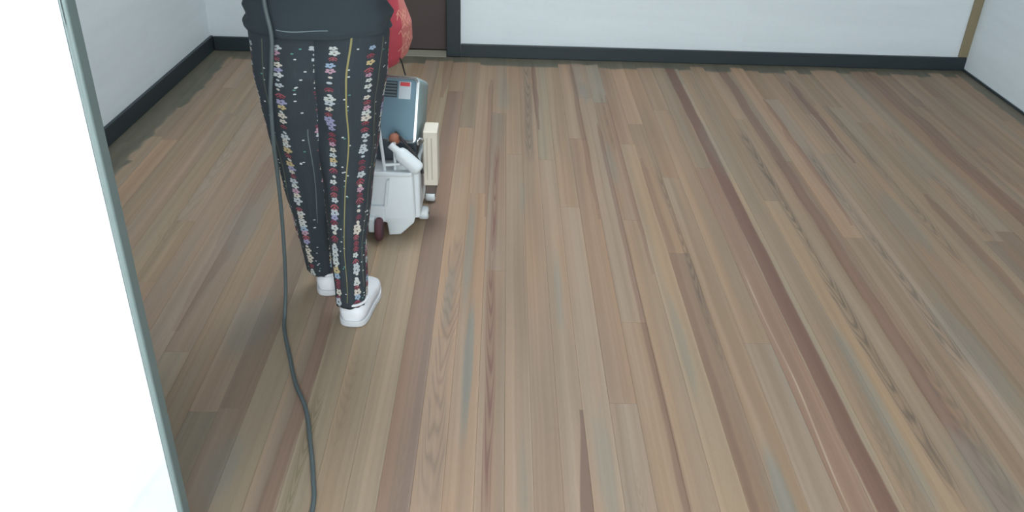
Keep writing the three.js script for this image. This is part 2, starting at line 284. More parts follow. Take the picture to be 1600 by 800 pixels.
function capsules(bones, k) {                                        // tapered bones joined with a smooth minimum
  const B = bones.map(([a, b, ra, rb]) => ({ a, d: [b[0] - a[0], b[1] - a[1], b[2] - a[2]], ra, rb })); for (const b of B) b.l = b.d[0] ** 2 + b.d[1] ** 2 + b.d[2] ** 2 || 1e-9;
  return (x, y, z) => {
    let best = 1e3;
    for (const b of B) {
      const px = x - b.a[0], py = y - b.a[1], pz = z - b.a[2], t = clamp((px * b.d[0] + py * b.d[1] + pz * b.d[2]) / b.l);
      const s = Math.hypot(px - t * b.d[0], py - t * b.d[1], pz - t * b.d[2]) - lerp(b.ra, b.rb, t), h = Math.max(k - Math.abs(best - s), 0) / k;
      best = Math.min(best, s) - h * h * k * 0.25;
    }
    return best;
  };
}
const skin = std(0xa9795f, 0.6), hairMat = std(0x231b19, 0.55);
const GRIP_Y = 0.90, GRIP_Z = -2.70, grips = [-0.60, -0.43];
{
  const A = (x, y, z) => L(x, y, z), bones = [];
  const hipY = 0.84; bones.push([A(-0.55, hipY, -2.39), A(-0.44, hipY, -2.39), 0.085, 0.085], [A(-0.495, 0.86, -2.39), A(-0.495, 1.05, -2.405), 0.09, 0.09], [A(-0.495, 1.05, -2.40), A(-0.495, 1.22, -2.43), 0.10, 0.105], [A(-0.56, 1.27, -2.44), A(-0.43, 1.27, -2.44), 0.075, 0.075], [A(-0.495, 1.28, -2.45), A(-0.495, 1.42, -2.50), 0.055, 0.046]);
  bones.push([A(-0.56, 0.80, -2.38), A(-0.568, 0.44, -2.42), 0.065, 0.045], [A(-0.568, 0.44, -2.42), A(-0.575, 0.10, -2.485), 0.046, 0.032], [A(-0.575, 0.09, -2.485), A(-0.565, 0.042, -2.58), 0.026, 0.018]);
  bones.push([A(-0.44, 0.80, -2.38), A(-0.443, 0.43, -2.37), 0.065, 0.045], [A(-0.443, 0.43, -2.37), A(-0.455, 0.10, -2.315), 0.044, 0.032], [A(-0.455, 0.09, -2.315), A(-0.435, 0.042, -2.43), 0.026, 0.018]);
  for (const [s, gx] of [[-1, grips[0]], [1, grips[1]]]) {
    const sh = A(-0.495 + s * 0.165, 1.28, -2.45), el = A(-0.495 + s * 0.185, 1.06, -2.42), wr = A(gx + s * 0.015, 0.955, -2.635);
    bones.push([A(-0.495 + s * 0.07, 1.28, -2.445), sh, 0.06, 0.055], [sh, el, 0.047, 0.037], [el, wr, 0.036, 0.024], [wr, A(gx, 0.935, -2.665), 0.024, 0.022]);
  }
  const bodyGeo = field([-0.32, 0.0, -0.34], [0.32, 1.45, 0.20], 0.012, capsules(bones, 0.05));
  const head = capsules([[A(-0.495, 1.46, -2.53), A(-0.495, 1.51, -2.525), 0.078, 0.083], [A(-0.495, 1.40, -2.565), A(-0.495, 1.43, -2.56), 0.042, 0.055], [A(-0.495, 1.465, -2.60), A(-0.495, 1.438, -2.625), 0.010, 0.014], [A(-0.52, 1.41, -2.597), A(-0.47, 1.41, -2.597), 0.012, 0.012], [A(-0.58, 1.46, -2.52), A(-0.58, 1.435, -2.53), 0.014, 0.010], [A(-0.41, 1.46, -2.52), A(-0.41, 1.435, -2.53), 0.014, 0.010]], 0.02);
  const headGeo = field([-0.12, 1.34, -0.27], [0.12, 1.61, -0.03], 0.005, head);
  const hands = [[-1, grips[0]], [1, grips[1]]].map(([s, gx]) => {
    const b = [[A(gx - 0.03, 0.932, -2.668), A(gx + 0.03, 0.932, -2.668), 0.014, 0.014], [A(gx, 0.945, -2.645), A(gx, 0.93, -2.672), 0.024, 0.022]];
    [-0.033, -0.011, 0.011, 0.032].forEach((o, f) => {
      const x = gx + o * 1.0, r = [0.0078, 0.0088, 0.009, 0.0082][f], e = [0, 0.003, 0.004, 0.002][f];
      b.push([A(x, 0.933, -2.675), A(x, 0.930 + e, -2.708 - e), r + 0.001, r], [A(x, 0.930 + e, -2.708 - e), A(x, 0.900, -2.727 - e), r, r * 0.94], [A(x, 0.900, -2.727 - e), A(x, 0.874, -2.706), r * 0.94, r * 0.85]);
    });
    b.push([A(gx - s * 0.03, 0.925, -2.668), A(gx - s * 0.045, 0.898, -2.672), 0.0105, 0.0095], [A(gx - s * 0.045, 0.898, -2.672), A(gx - s * 0.048, 0.873, -2.692), 0.0095, 0.008]);
    return field([gx - PX - 0.065, 0.855, -0.36], [gx - PX + 0.065, 0.965, -0.24], 0.0035, capsules(b, 0.008));
  });
  part('body', merge([bodyGeo, headGeo, ...hands]), skin, person);
  for (const s of [-1, 1]) { const e = new THREE.SphereGeometry(0.011, 16, 12); e.translate(...L(-0.495 + s * 0.03, 1.468, -2.598)); part('eye', e, std(0x33251f, 0.2), person); }
  const hair = capsules([[A(-0.495, 1.50, -2.505), A(-0.495, 1.53, -2.515), 0.092, 0.082], [A(-0.495, 1.42, -2.455), A(-0.495, 1.40, -2.45), 0.05, 0.045], [A(-0.495, 1.50, -2.41), A(-0.495, 1.51, -2.39), 0.035, 0.033]], 0.03);
  const face = capsules([[A(-0.495, 1.36, -2.66), A(-0.495, 1.47, -2.66), 0.085, 0.085]], 0.01);
  part('hair', field([-0.12, 1.33, -0.27], [0.12, 1.64, 0.05], 0.006, (x, y, z) => Math.max(hair(x, y, z), -face(x, y, z))), hairMat, person, 'dark hair tied in a bun');
}
// a garment swept through sections [y, centre x, centre z, half width, half depth]; seam at the front, u runs once round
function sweep(rows, seg, steps, shape, closeEnd) {
  const ys = rows.map((r) => r[0]), at = (y) => { let k = 0; while (k < rows.length - 2 && y < ys[k + 1]) k++; const t = clamp((y - ys[k]) / (ys[k + 1] - ys[k])), s = t * t * (3 - 2 * t) * 0.5 + t * 0.5; return [1, 2, 3, 4].map((q) => lerp(rows[k][q], rows[k + 1][q], s)); };
  const pos = [], uv = [], idx = [], y0 = ys[0], y1 = ys[ys.length - 1];
  for (let j = 0; j <= steps; j++) {
    const v = j / steps, y = lerp(y0, y1, v), [cx, cz, rx, rz] = at(y);
    for (let i = 0; i <= seg; i++) {
      const u = i / seg, a = (u - 0.5) * 2 * Math.PI, f = 1 + shape(a, y, v);             // a = 0 points straight back, towards +z
      pos.push(...L(cx + Math.sin(a) * rx * f, y, cz + Math.cos(a) * rz * f)); uv.push(u, v);
    }
  }
  for (let j = 0; j < steps; j++) for (let i = 0; i < seg; i++) { const p = j * (seg + 1) + i, q = p + seg + 1; idx.push(p, q, p + 1, p + 1, q, q + 1); }
  for (const [row, flip, on] of [[0, true, true], [steps, false, closeEnd]]) {
    if (!on) continue; const [cx, cz] = at(row ? y1 : y0), c = pos.length / 3; pos.push(...L(cx, row ? y1 : y0, cz)); uv.push(0.5, row ? 1 : 0);
    for (let i = 0; i < seg; i++) { const p = row * (seg + 1) + i; flip ? idx.push(c, p, p + 1) : idx.push(c, p + 1, p); }
  }
  const g = new THREE.BufferGeometry(); g.setAttribute('position', new THREE.Float32BufferAttribute(pos, 3)); g.setAttribute('uv', new THREE.Float32BufferAttribute(uv, 2)); g.setIndex(idx); g.computeVertexNormals();
  // make the seam's normals meet
  const n = g.attributes.normal; for (let j = 0; j <= steps; j++) { const p = j * (seg + 1), q = p + seg, v = new THREE.Vector3(n.getX(p) + n.getX(q), n.getY(p) + n.getY(q), n.getZ(p) + n.getZ(q)).normalize(); n.setXYZ(p, v.x, v.y, v.z); n.setXYZ(q, v.x, v.y, v.z); }
  return g;
}
// printed cloth: chains of small flowers, dots and thin stems on charcoal
function flowerCloth(stripes, lines, seed) {
  const W = 1024, Hh = 2048, c = document.createElement('canvas'); c.width = W; c.height = Hh; const k = c.getContext('2d'); let s = seed; const R = () => { s = (Math.imul(s, 1664525) + 1013904223) >>> 0; return s / 4294967296; };
  k.fillStyle = 'rgb(42,51,58)'; k.fillRect(0, 0, W, Hh);
  for (let i = 0; i < 2600; i++) { k.fillStyle = `rgba(${30 + R() * 40},${40 + R() * 45},${50 + R() * 40},0.25)`; k.fillRect(R() * W, R() * Hh, 2, 8 + R() * 60); }
  const X = (deg, y) => (deg / 360 + 0.5) * W, white = ['rgb(178,182,180)', 'rgb(164,172,178)', 'rgb(184,178,168)'], red = ['rgb(136,56,68)', 'rgb(122,50,66)', 'rgb(150,76,84)'], other = ['rgb(176,158,118)', 'rgb(134,154,176)', 'rgb(166,132,148)', 'rgb(138,138,168)'];
  const pick = (a) => a[Math.floor(R() * a.length)];
  function bloom(x, y, r, col) { k.fillStyle = col; for (let p = 0; p < 5; p++) { const a = p * 1.2566 + R() * 0.3; k.beginPath(); k.ellipse(x + Math.cos(a) * r * 0.62, y + Math.sin(a) * r * 0.5, r * 0.52, r * 0.4, a, 0, 6.3); k.fill(); } k.fillStyle = 'rgba(60,60,60,0.9)'; k.beginPath(); k.ellipse(x, y, r * 0.24, r * 0.18, 0, 0, 6.3); k.fill(); }
  function leaf(x, y, r, col) { k.strokeStyle = col; k.lineWidth = r * 0.34; k.beginPath(); k.moveTo(x - r, y + r * 0.5); k.quadraticCurveTo(x - r * 0.4, y - r * 0.3, x, y - r * 0.3); k.quadraticCurveTo(x + r * 0.4, y - r * 0.3, x + r, y + r * 0.5); k.stroke(); k.fillStyle = col; k.beginPath(); k.ellipse(x, y + r * 0.3, r * 0.22, r * 0.3, 0, 0, 6.3); k.fill(); }
  for (const [a0, a1] of stripes) {
    let y = 120 + R() * 40; while (y < Hh - 20) {
      const t = y / Hh, x = X(lerp(a0, a1, t), y) + (R() - 0.5) * 8, g = (1 + 1.0 * t), kind = R(), r = (12 + R() * 6.5) * g;
      if (kind < 0.42) bloom(x, y, r, pick(white)); else if (kind < 0.68) { leaf(x, y, r, pick(red)); leaf(x, y + r * 0.75, r * 0.8, pick(red)); y += r * 0.5; } else if (kind < 0.86) bloom(x, y, r, pick(other)); else { k.fillStyle = pick(white); k.beginPath(); k.ellipse(x, y, r * 0.55, r * 0.42, R(), 0, 6.3); k.fill(); }
      y += 27 + R() * 17;
    }
    for (let d = 0; d < 26; d++) { const yy = 120 + R() * (Hh - 140), xx = X(lerp(a0, a1, yy / Hh) + 18 + R() * 14, yy); k.fillStyle = R() < 0.75 ? 'rgb(192,198,198)' : 'rgb(86,138,130)'; k.beginPath(); k.ellipse(xx, yy, 4.5 * (1 + yy / Hh), 4.5, 0, 0, 6.3); k.fill(); }
  }
  for (const [a0, a1, y0, y1, col, w] of lines) { k.strokeStyle = col; k.lineWidth = w; k.beginPath(); for (let y = y0; y <= y1; y += 20) { const x = X(lerp(a0, a1, y / Hh) + 2.4 * Math.sin(y * 0.006 + a0), y); y === y0 ? k.moveTo(x, y) : k.lineTo(x, y); } k.stroke(); }
  const t = new THREE.CanvasTexture(c); t.colorSpace = THREE.SRGBColorSpace; t.flipY = false; t.wrapS = THREE.RepeatWrapping; return t;
}
const olive = 'rgb(138,130,86)';
const clothL = std(0xffffff, 0.85, { map: flowerCloth([[-17, -26], [24, 56], [-62, -80], [-120, -130], [100, 112], [160, 168]], [[20, 14, 700, 1500, 'rgb(90,100,104)', 5], [-36, -50, 100, 2000, 'rgb(84,88,74)', 5], [78, 80, 200, 1900, olive, 6]], 11) });
const clothR = std(0xffffff, 0.85, { map: flowerCloth([[2, -42], [48, 30], [95, 84], [150, 146], [-70, -96], [-140, -144]], [[22, -8, 60, 2000, olive, 7], [64, 56, 100, 1900, 'rgb(96,96,80)', 5], [-40, -70, 500, 1900, 'rgb(84,78,72)', 6]], 29) });
const folds = (q) => (a, y, v) => 0.030 * Math.sin(a * 7 + q + 2.2 * Math.sin(v * 4 + q)) * smooth(0.05, 0.3, v) + 0.022 * Math.sin(a * 13 + v * 9 + q * 2) * v + 0.012 * Math.sin(v * 38 + a * 2 + q) * smooth(0.45, 0.9, v);
const legL = [[0.945, -0.562, -2.385, 0.118, 0.105], [0.90, -0.557, -2.38, 0.138, 0.120], [0.80, -0.556, -2.38, 0.140, 0.126], [0.70, -0.562, -2.385, 0.122, 0.117], [0.62, -0.570, -2.39, 0.106, 0.105], [0.42, -0.572, -2.42, 0.089, 0.086], [0.25, -0.573, -2.445, 0.068, 0.070], [0.12, -0.575, -2.465, 0.054, 0.058], [0.080, -0.577, -2.47, 0.050, 0.052], [0.066, -0.577, -2.47, 0.040, 0.042]];
const legR = [[0.945, -0.436, -2.385, 0.115, 0.105], [0.90, -0.440, -2.38, 0.131, 0.120], [0.80, -0.449, -2.38, 0.129, 0.126], [0.70, -0.450, -2.38, 0.112, 0.117], [0.62, -0.446, -2.38, 0.097, 0.105], [0.42, -0.452, -2.365, 0.072, 0.080], [0.25, -0.459, -2.335, 0.057, 0.065], [0.12, -0.454, -2.31, 0.052, 0.054], [0.062, -0.455, -2.30, 0.050, 0.050]];
const trousers = part('trousers', merge([sweep(legL, 96, 120, folds(0.4), true)]), clothL, person, 'loose dark trousers printed with chains of small flowers');
part('trouser_leg', sweep(legR, 96, 120, folds(2.1), true), clothR, trousers);
// black top with ruffled side edges and a thin pale hem thread
const topMat = std(0x2b353c, 0.9, { bumpMap: dataTex(256, 256, (i, j) => { const v = 128 + 90 * (noise(i / 2, j / 5) - 0.5); return [v, v, v]; }, false), bumpScale: 0.0006 });
{
  const rows = [[1.372, -0.495, -2.465, 0.078, 0.066], [1.352, -0.495, -2.46, 0.135, 0.086], [1.31, -0.495, -2.45, 0.192, 0.108], [1.27, -0.495, -2.445, 0.204, 0.120], [1.16, -0.495, -2.43, 0.196, 0.130], [1.02, -0.503, -2.40, 0.192, 0.130], [0.965, -0.503, -2.385, 0.198, 0.138], [0.928, -0.503, -2.38, 0.201, 0.141], [0.914, -0.503, -2.38, 0.197, 0.138]];
  const tri = (t) => 2 * Math.abs(t - Math.floor(t + 0.5));
  const ruffle = (a, y) => (Math.abs(Math.sin(a)) ** 6) * 0.085 * (tri(y * 19 + (a > 0 ? 0.35 : 0)) - 0.5) + 0.02 * Math.sin(a * 9 + y * 12) * smooth(1.05, 0.9, y) + 0.01 * Math.sin(a * 4 + y * 30);
  const g = [sweep(rows, 120, 140, ruffle, false)];
  for (const s of [-1, 1]) {
    const sh = [-0.495 + s * 0.15, 1.285, -2.45], el = [-0.495 + s * 0.186, 1.11, -2.427], q = new THREE.Vector3(el[0] - sh[0], el[1] - sh[1], el[2] - sh[2]), len = q.length();
    const c = new THREE.CylinderGeometry(0.078, 0.060, len, 32, 12, true); c.applyQuaternion(new THREE.Quaternion().setFromUnitVectors(new THREE.Vector3(0, -1, 0), q.normalize())); c.translate(...L((sh[0] + el[0]) / 2, (sh[1] + el[1]) / 2, (sh[2] + el[2]) / 2)); g.push(c);
    const cap = new THREE.SphereGeometry(0.0782, 24, 16); cap.translate(...L(...sh)); g.push(cap);
  }
  const top = part('top', merge(g), topMat, person, 'black top with ruffled sides');
  const hem = []; for (let a = -0.42; a <= 0.26; a += 0.04) { const f = 1 + ruffle(a, 0.935) + 0.004; hem.push(L(-0.503 + Math.sin(a) * 0.2 * f, 0.936 + 0.0025 * Math.sin(a * 7), -2.38 + Math.cos(a) * 0.14 * f)); }
  part('hem_thread', tube(hem, 0.0013, 40, 6), std(0x7c8a90, 0.7), top);
}
// white slip-on shoes: heel towards the camera, rounded counter, thick sole
const shoeMat = std(0xd6d8de, 0.45), soleMat = std(0xc4c6cb, 0.6);
function shoe(x, z, turn, wide) {
  const secs = [[0.000, 0.010, 0.022], [0.003, 0.022, 0.040], [0.010, 0.031, 0.054], [0.024, 0.038, 0.064], [0.048, 0.042, 0.070], [0.085, 0.043, 0.074], [0.120, 0.045, 0.070], [0.160, 0.048, 0.058], [0.200, 0.045, 0.046], [0.228, 0.035, 0.036], [0.243, 0.020, 0.026], [0.249, 0.008, 0.016]];
  const pos = [], uv = [], idx = [], seg = 28;
  secs.forEach(([d, w, h], j) => { for (let i = 0; i <= seg; i++) { const a = i / seg * 2 * Math.PI, cs = Math.cos(a), sn = Math.sin(a), p = 0.82, X = Math.sign(cs) * Math.abs(cs) ** p * w * (1 - 0.10 * smooth(0.3, 1, sn)), Y = 0.010 + (Math.sign(sn) * Math.abs(sn) ** p * 0.5 + 0.5) * h; pos.push(X, Y, -d); uv.push(i / seg, d * 4); } });
  for (let j = 0; j < secs.length - 1; j++) for (let i = 0; i < seg; i++) { const p = j * (seg + 1) + i, q = p + seg + 1; idx.push(p, p + 1, q, p + 1, q + 1, q); }
  for (const [row, f] of [[0, 0], [secs.length - 1, 1]]) { const c = pos.length / 3, s = secs[row]; pos.push(0, 0.014 + s[2] / 2, -s[0]); uv.push(0.5, s[0] * 4); for (let i = 0; i < seg; i++) { const p = row * (seg + 1) + i; f ? idx.push(c, p, p + 1) : idx.push(c, p + 1, p); } }
  const g = new THREE.BufferGeometry(); g.setAttribute('position', new THREE.Float32BufferAttribute(pos, 3)); g.setAttribute('uv', new THREE.Float32BufferAttribute(uv, 2)); g.setIndex(idx); g.computeVertexNormals();
  const sh = new THREE.Shape(); const out = [[0.001, 0.008], [0.006, 0.024], [0.020, 0.034], [0.045, 0.039], [0.085, 0.041], [0.12, 0.043], [0.165, 0.047], [0.205, 0.043], [0.232, 0.031], [0.246, 0.010]];
  const pts = [...out.map(([d, w]) => new THREE.Vector2(w, d)), ...out.slice().reverse().map(([d, w]) => new THREE.Vector2(-w, d))]; sh.setFromPoints(new THREE.SplineCurve([...pts, pts[0]]).getPoints(80));
  const so = new THREE.ExtrudeGeometry(sh, { depth: 0.014, bevelEnabled: true, bevelSize: 0.003, bevelThickness: 0.003, bevelSegments: 2 }); so.rotateX(-Math.PI / 2); so.translate(0, 0.0035, 0.004);
  for (const q of [g, so]) { q.scale(wide, 1, 1); q.rotateY(turn); q.translate(...L(x, 0, z)); }
  const s = part('shoe', g, shoeMat, person, 'white slip-on shoe'); part('sole', so, soleMat, s);
  const rim = []; for (let i = 0; i <= 20; i++) { const a = lerp(-0.5, Math.PI + 0.5, i / 20); rim.push([Math.cos(a) * 0.037, 0.079 - 0.006 * Math.abs(Math.sin(a)), -0.05 + 0.042 * Math.sin(a)]); }
  const rg = tube(rim, 0.0045, 40, 8); rg.scale(wide, 1, 1); rg.rotateY(turn); rg.translate(...L(x, 0, z)); part('collar', rg, shoeMat, s);
}
shoe(-0.450, -2.246, -0.09, 1.12); shoe(-0.556, -2.420, 0.02, 1);

// ---------------------------------------------------------------- power cord: down the person's left side, then over the floor to the viewer
tag(mesh('power_cord', tube([[-0.521, 0.80, -2.715], [-0.535, 0.93, -2.64], [-0.548, 1.08, -2.592], [-0.565, 1.22, -2.592], [-0.575, 1.33, -2.556], [-0.580, 1.382, -2.49], [-0.580, 1.378, -2.42], [-0.585, 1.31, -2.335], [-0.592, 1.22, -2.295], [-0.600, 1.13, -2.272], [-0.606, 1.02, -2.238], [-0.594, 0.93, -2.225], [-0.600, 0.86, -2.222], [-0.614, 0.76, -2.222], [-0.625, 0.62, -2.238], [-0.634, 0.50, -2.272], [-0.640, 0.38, -2.288], [-0.648, 0.24, -2.296], [-0.657, 0.11, -2.296], [-0.664, 0.03, -2.280], [-0.659, 0.0063, -2.235], [-0.637, 0.0063, -2.16], [-0.605, 0.0063, -2.069], [-0.564, 0.0063, -1.951], [-0.513, 0.0063, -1.842], [-0.470, 0.0063, -1.692], [-0.442, 0.0063, -1.579], [-0.425, 0.0063, -1.475], [-0.42, 0.0063, -1.2], [-0.30, 0.0063, -0.8], [-0.25, 0.0063, -0.2], [-0.2, 0.0063, 0.6]], 0.0059, 640, 10), std(0x4a5558, 0.55), scene), 'dark grey power cord trailing from the person over the floor', 'cord');

// ---------------------------------------------------------------- floor sander
const SX = -0.40, SZ = -2.95;
const sander = thing('floor_sander', 'white and blue-grey drum floor sander with red dust bag, in front of the person', 'floor sander', [SX, 0, SZ]);
const S = (x, y, z) => [x - SX, y, z - SZ];
const sbox = (x0, x1, y0, y1, z0, z1, r = 0.006, s = 3) => rboxAt(x0 - SX, x1 - SX, y0, y1, z0 - SZ, z1 - SZ, r, s);
const srod = (a, b, r, n) => rod(S(...a), S(...b), r, n), stube = (pts, r, seg, sides) => tube(pts.map((p) => S(...p)), r, seg, sides);
const white = std(0xced5da, 0.42), beige = std(0xcdc6ba, 0.5), blue = std(0x6b8796, 0.38), chrome = std(0xc9cfd2, 0.22, { metalness: 0.85 }), darkPlastic = std(0x38424a, 0.55), rubber = std(0x2c2a2c, 0.75), rust = std(0x9a6350, 0.6);
// drum housing: cast white cover with a bevelled foot
{
  const pts = [[-0.560, 0.255], [-0.306, 0.258], [-0.302, 0.078], [-0.308, 0.054], [-0.358, 0.004], [-0.402, 0.001], [-0.408, 0.052], [-0.452, 0.066], [-0.560, 0.066]].map(([x, y]) => new THREE.Vector2(x - SX, y));
  const g = new THREE.ExtrudeGeometry(new THREE.Shape(pts), { depth: 0.235, bevelEnabled: true, bevelSize: 0.006, bevelThickness: 0.012, bevelSegments: 3, bevelOffset: -0.006 }); g.translate(0, 0, -2.832 - 0.247 - SZ);
  const h = part('drum_housing', toCreasedNormals(g, 0.7), white, sander, 'white cast housing of the sanding drum');
  // raised web and recess on the face that looks at the camera
  const rib = [[-0.398, 0.232], [-0.391, 0.236], [-0.404, 0.132], [-0.412, 0.130]].map(([x, y]) => new THREE.Vector2(x - SX, y));
  const rg = new THREE.ExtrudeGeometry(new THREE.Shape(rib), { depth: 0.014, bevelEnabled: true, bevelSize: 0.002, bevelThickness: 0.003, bevelSegments: 2 }); rg.translate(0, 0, -2.832 - SZ); part('rib', toCreasedNormals(rg, 0.7), white, h);
  part('ledge', sbox(-0.556, -0.412, 0.064, 0.130, -2.836, -2.816, 0.006), white, h);
  part('lip', sbox(-0.556, -0.308, 0.246, 0.264, -2.85, -2.822, 0.006), white, h);
}
// sanding drum and rear wheel in the shadow under the housing
part('drum', srod([-0.54, 0.052, -2.96], [-0.32, 0.052, -2.96], 0.0515, 32), std(0x6a4a3a, 0.9), sander);
{
  const tyre = new THREE.TorusGeometry(0.030, 0.014, 14, 32); tyre.rotateY(Math.PI / 2); tyre.translate(...S(-0.432, 0.0445, -2.80));
  const w = part('rear_wheel', tyre, std(0x54303a, 0.7), sander, 'dark maroon wheel'); part('hub', srod([-0.444, 0.0445, -2.80], [-0.420, 0.0445, -2.80], 0.022, 20), rubber, w); part('axle', srod([-0.5, 0.0445, -2.80], [-0.42, 0.0445, -2.80], 0.006), chrome, w);
  part('wheel_bracket', sbox(-0.47, -0.448, 0.035, 0.09, -2.85, -2.79, 0.004), white, sander);
}
// two small white side rollers on the right
for (const [x, z] of [[-0.284, -2.972], [-0.270, -3.125]]) {
  const r = 0.026, g = new THREE.LatheGeometry([[0, -0.019], [0.020, -0.019], [0.025, -0.014], [r, 0], [0.025, 0.014], [0.020, 0.019], [0, 0.019]].map(([a, b]) => new THREE.Vector2(a, b)), 28);
  g.rotateZ(Math.PI / 2); g.translate(...S(x, r + 0.0005, z));
  const w = part('side_roller', g, white, sander); part('axle_bolt', srod([x - 0.026, r, z + 0.002], [x + 0.021, r, z + 0.002], 0.006, 12), rubber, w);
  part('roller_arm', sbox(x - 0.045, x - 0.021, 0.016, 0.075, z - 0.018, z + 0.018, 0.004), beige, sander);
}
part('side_cover', sbox(-0.318, -0.286, 0.060, 0.270, -3.20, -2.86, 0.010), white, sander);
// tall beige belt guard with lengthwise grooves
{
  const g = part('belt_guard', sbox(-0.276, -0.224, 0.165, 0.380, -3.02, -2.925, 0.005), beige, sander, 'tall beige belt guard');
  for (const x of [-0.262, -0.245]) part('groove', sbox(x - 0.0022, x + 0.0022, 0.19, 0.355, -2.9255, -2.9225, 0.001), std(0xb3ac9f, 0.6), g);
  part('guard_bracket', sbox(-0.272, -0.232, 0.125, 0.168, -3.01, -2.935, 0.004), std(0x5a504a, 0.7), sander);
}
// motor: blue-grey box leaning back, bright rim round its cover
{
  const piv = new THREE.Group(), lean = -0.42, put = (g) => { g.rotateX(lean); g.rotateY(-0.13); g.translate(...S(-0.382, 0.440, -2.985)); return g; };
  const w = 0.086, h = 0.116, d = 0.14;                                 // half width, half height, depth behind the cover
  const outline = (hw, hh, r) => { const s = new THREE.Shape(); s.moveTo(-hw + r, -hh); s.lineTo(hw - r, -hh); s.quadraticCurveTo(hw, -hh, hw, -hh + r); s.lineTo(hw, hh - r); s.quadraticCurveTo(hw, hh, hw - r, hh); s.lineTo(-hw + r, hh); s.quadraticCurveTo(-hw, hh, -hw, hh - r); s.lineTo(-hw, -hh + r); s.quadraticCurveTo(-hw, -hh, -hw + r, -hh); return s; };
  const body = new THREE.ExtrudeGeometry(outline(w, h, 0.02), { depth: d, bevelEnabled: true, bevelSize: 0.004, bevelThickness: 0.004, bevelSegments: 2, curveSegments: 8 }); body.translate(0, 0, -d);
  const m = part('motor_housing', toCreasedNormals(put(body), 0.6), std(0x7e9194, 0.4), sander, 'blue-grey motor housing');
  const rimShape = outline(w, h, 0.02); rimShape.holes.push(outline(w - 0.007, h - 0.007, 0.015)); const rim = new THREE.ExtrudeGeometry(rimShape, { depth: 0.007, bevelEnabled: true, bevelSize: 0.002, bevelThickness: 0.002, bevelSegments: 2, curveSegments: 8 }); rim.translate(0, 0, 0.002);
  part('rim', toCreasedNormals(put(rim), 0.6), chrome, m, 'bright metal rim');
  const cov = new THREE.ExtrudeGeometry(outline(w - 0.009, h - 0.009, 0.014), { depth: 0.004, bevelEnabled: false, curveSegments: 8 }); cov.translate(0, 0, 0.003); part('cover', put(cov), blue, m);
  const face = (x0, x1, y0, y1, z0, z1, r = 0.001) => put(rboxAt(x0, x1, y0, y1, z0, z1, r));
  part('grille', face(-0.074, 0.008, 0.042, 0.100, 0.006, 0.0085), darkPlastic, m, 'dark louvred grille');
  for (let k = 0; k < 5; k++) part('louvre', face(-0.071, 0.005, 0.0465 + k * 0.011, 0.0515 + k * 0.011, 0.008, 0.013, 0.0015), std(0x66757c, 0.45), m);
  const lab = part('rating_label', face(0.014, 0.058, 0.038, 0.100, 0.006, 0.0082), std(0xb9c3cb, 0.5), m, 'white label with a red band'); part('red_band', face(0.018, 0.054, 0.084, 0.098, 0.0078, 0.0092), std(0xc0434a, 0.5), lab);
  part('plinth', sbox(-0.46, -0.30, 0.262, 0.345, -3.09, -2.93, 0.008), darkPlastic, sander, 'dark motor mount');
  const clip = new THREE.TorusGeometry(0.012, 0.004, 10, 20, 4); clip.rotateY(0.6); clip.translate(...S(-0.285, 0.345, -2.915)); part('latch', clip, chrome, sander);
}
// switch knob, cable, dust pipe, handle posts
{
  const k = part('switch_knob', new THREE.LatheGeometry([[0, -0.018], [0.017, -0.018], [0.020, -0.010], [0.020, 0.006], [0.015, 0.014], [0.013, 0.026], [0, 0.028]].map(([a, b]) => new THREE.Vector2(a, b)), 24), rust, sander, 'orange-brown switch knob'); k.rotation.x = 1.0; k.position.set(...S(-0.372, 0.372, -2.875));
  part('cap', (() => { const g = new THREE.CylinderGeometry(0.0215, 0.0215, 0.008, 24); g.translate(0, -0.018, 0); return g; })(), darkPlastic, k);
  part('knob_stalk', srod([-0.372, 0.30, -2.93], [-0.372, 0.365, -2.882], 0.010), darkPlastic, sander);
}
part('motor_cable', stube([[-0.37, 0.385, -2.90], [-0.345, 0.375, -2.865], [-0.325, 0.35, -2.862], [-0.300, 0.315, -2.862], [-0.281, 0.275, -2.866], [-0.275, 0.245, -2.862]], 0.006, 60, 10), rubber, sander);
{
  const g = new THREE.LatheGeometry([[0, 0], [0.018, 0.001], [0.0255, 0.008], [0.027, 0.02], [0.0265, 0.085], [0.022, 0.100], [0.014, 0.106], [0.0125, 0.122], [0.0135, 0.140], [0, 0.140]].map(([a, b]) => new THREE.Vector2(a, b)), 32);
  g.applyQuaternion(new THREE.Quaternion().setFromUnitVectors(new THREE.Vector3(0, 1, 0), new THREE.Vector3(-0.105, 0.095, -0.01).normalize())); g.translate(...S(-0.281, 0.268, -2.835)); part('dust_pipe', g, white, sander, 'white slanted dust pipe');
}
part('post', srod([-0.407, 0.262, -2.842], [-0.420, 0.45, -2.83], 0.0058), white, sander);
part('post', srod([-0.371, 0.262, -2.85], [-0.371, 0.368, -2.86], 0.0052), white, sander);
part('crossbar', srod([-0.408, 0.284, -2.842], [-0.352, 0.286, -2.848], 0.0058), white, sander);
{
  const h = part('handle_tube', merge([stube([[-0.53, 0.25, -2.93], [-0.53, 0.45, -2.86], [-0.52, 0.72, -2.76], [-0.515, GRIP_Y, GRIP_Z]], 0.013, 60, 14), srod([-0.53, 0.24, -2.93], [-0.53, 0.275, -2.92], 0.02)]), white, sander);
  part('handlebar', srod([-0.652, GRIP_Y, GRIP_Z], [-0.378, GRIP_Y, GRIP_Z], 0.0115, 20), white, h);
  for (const x of grips) part('grip', srod([x - 0.05, GRIP_Y, GRIP_Z], [x + 0.05, GRIP_Y, GRIP_Z], 0.0145, 20), rubber, h);
}
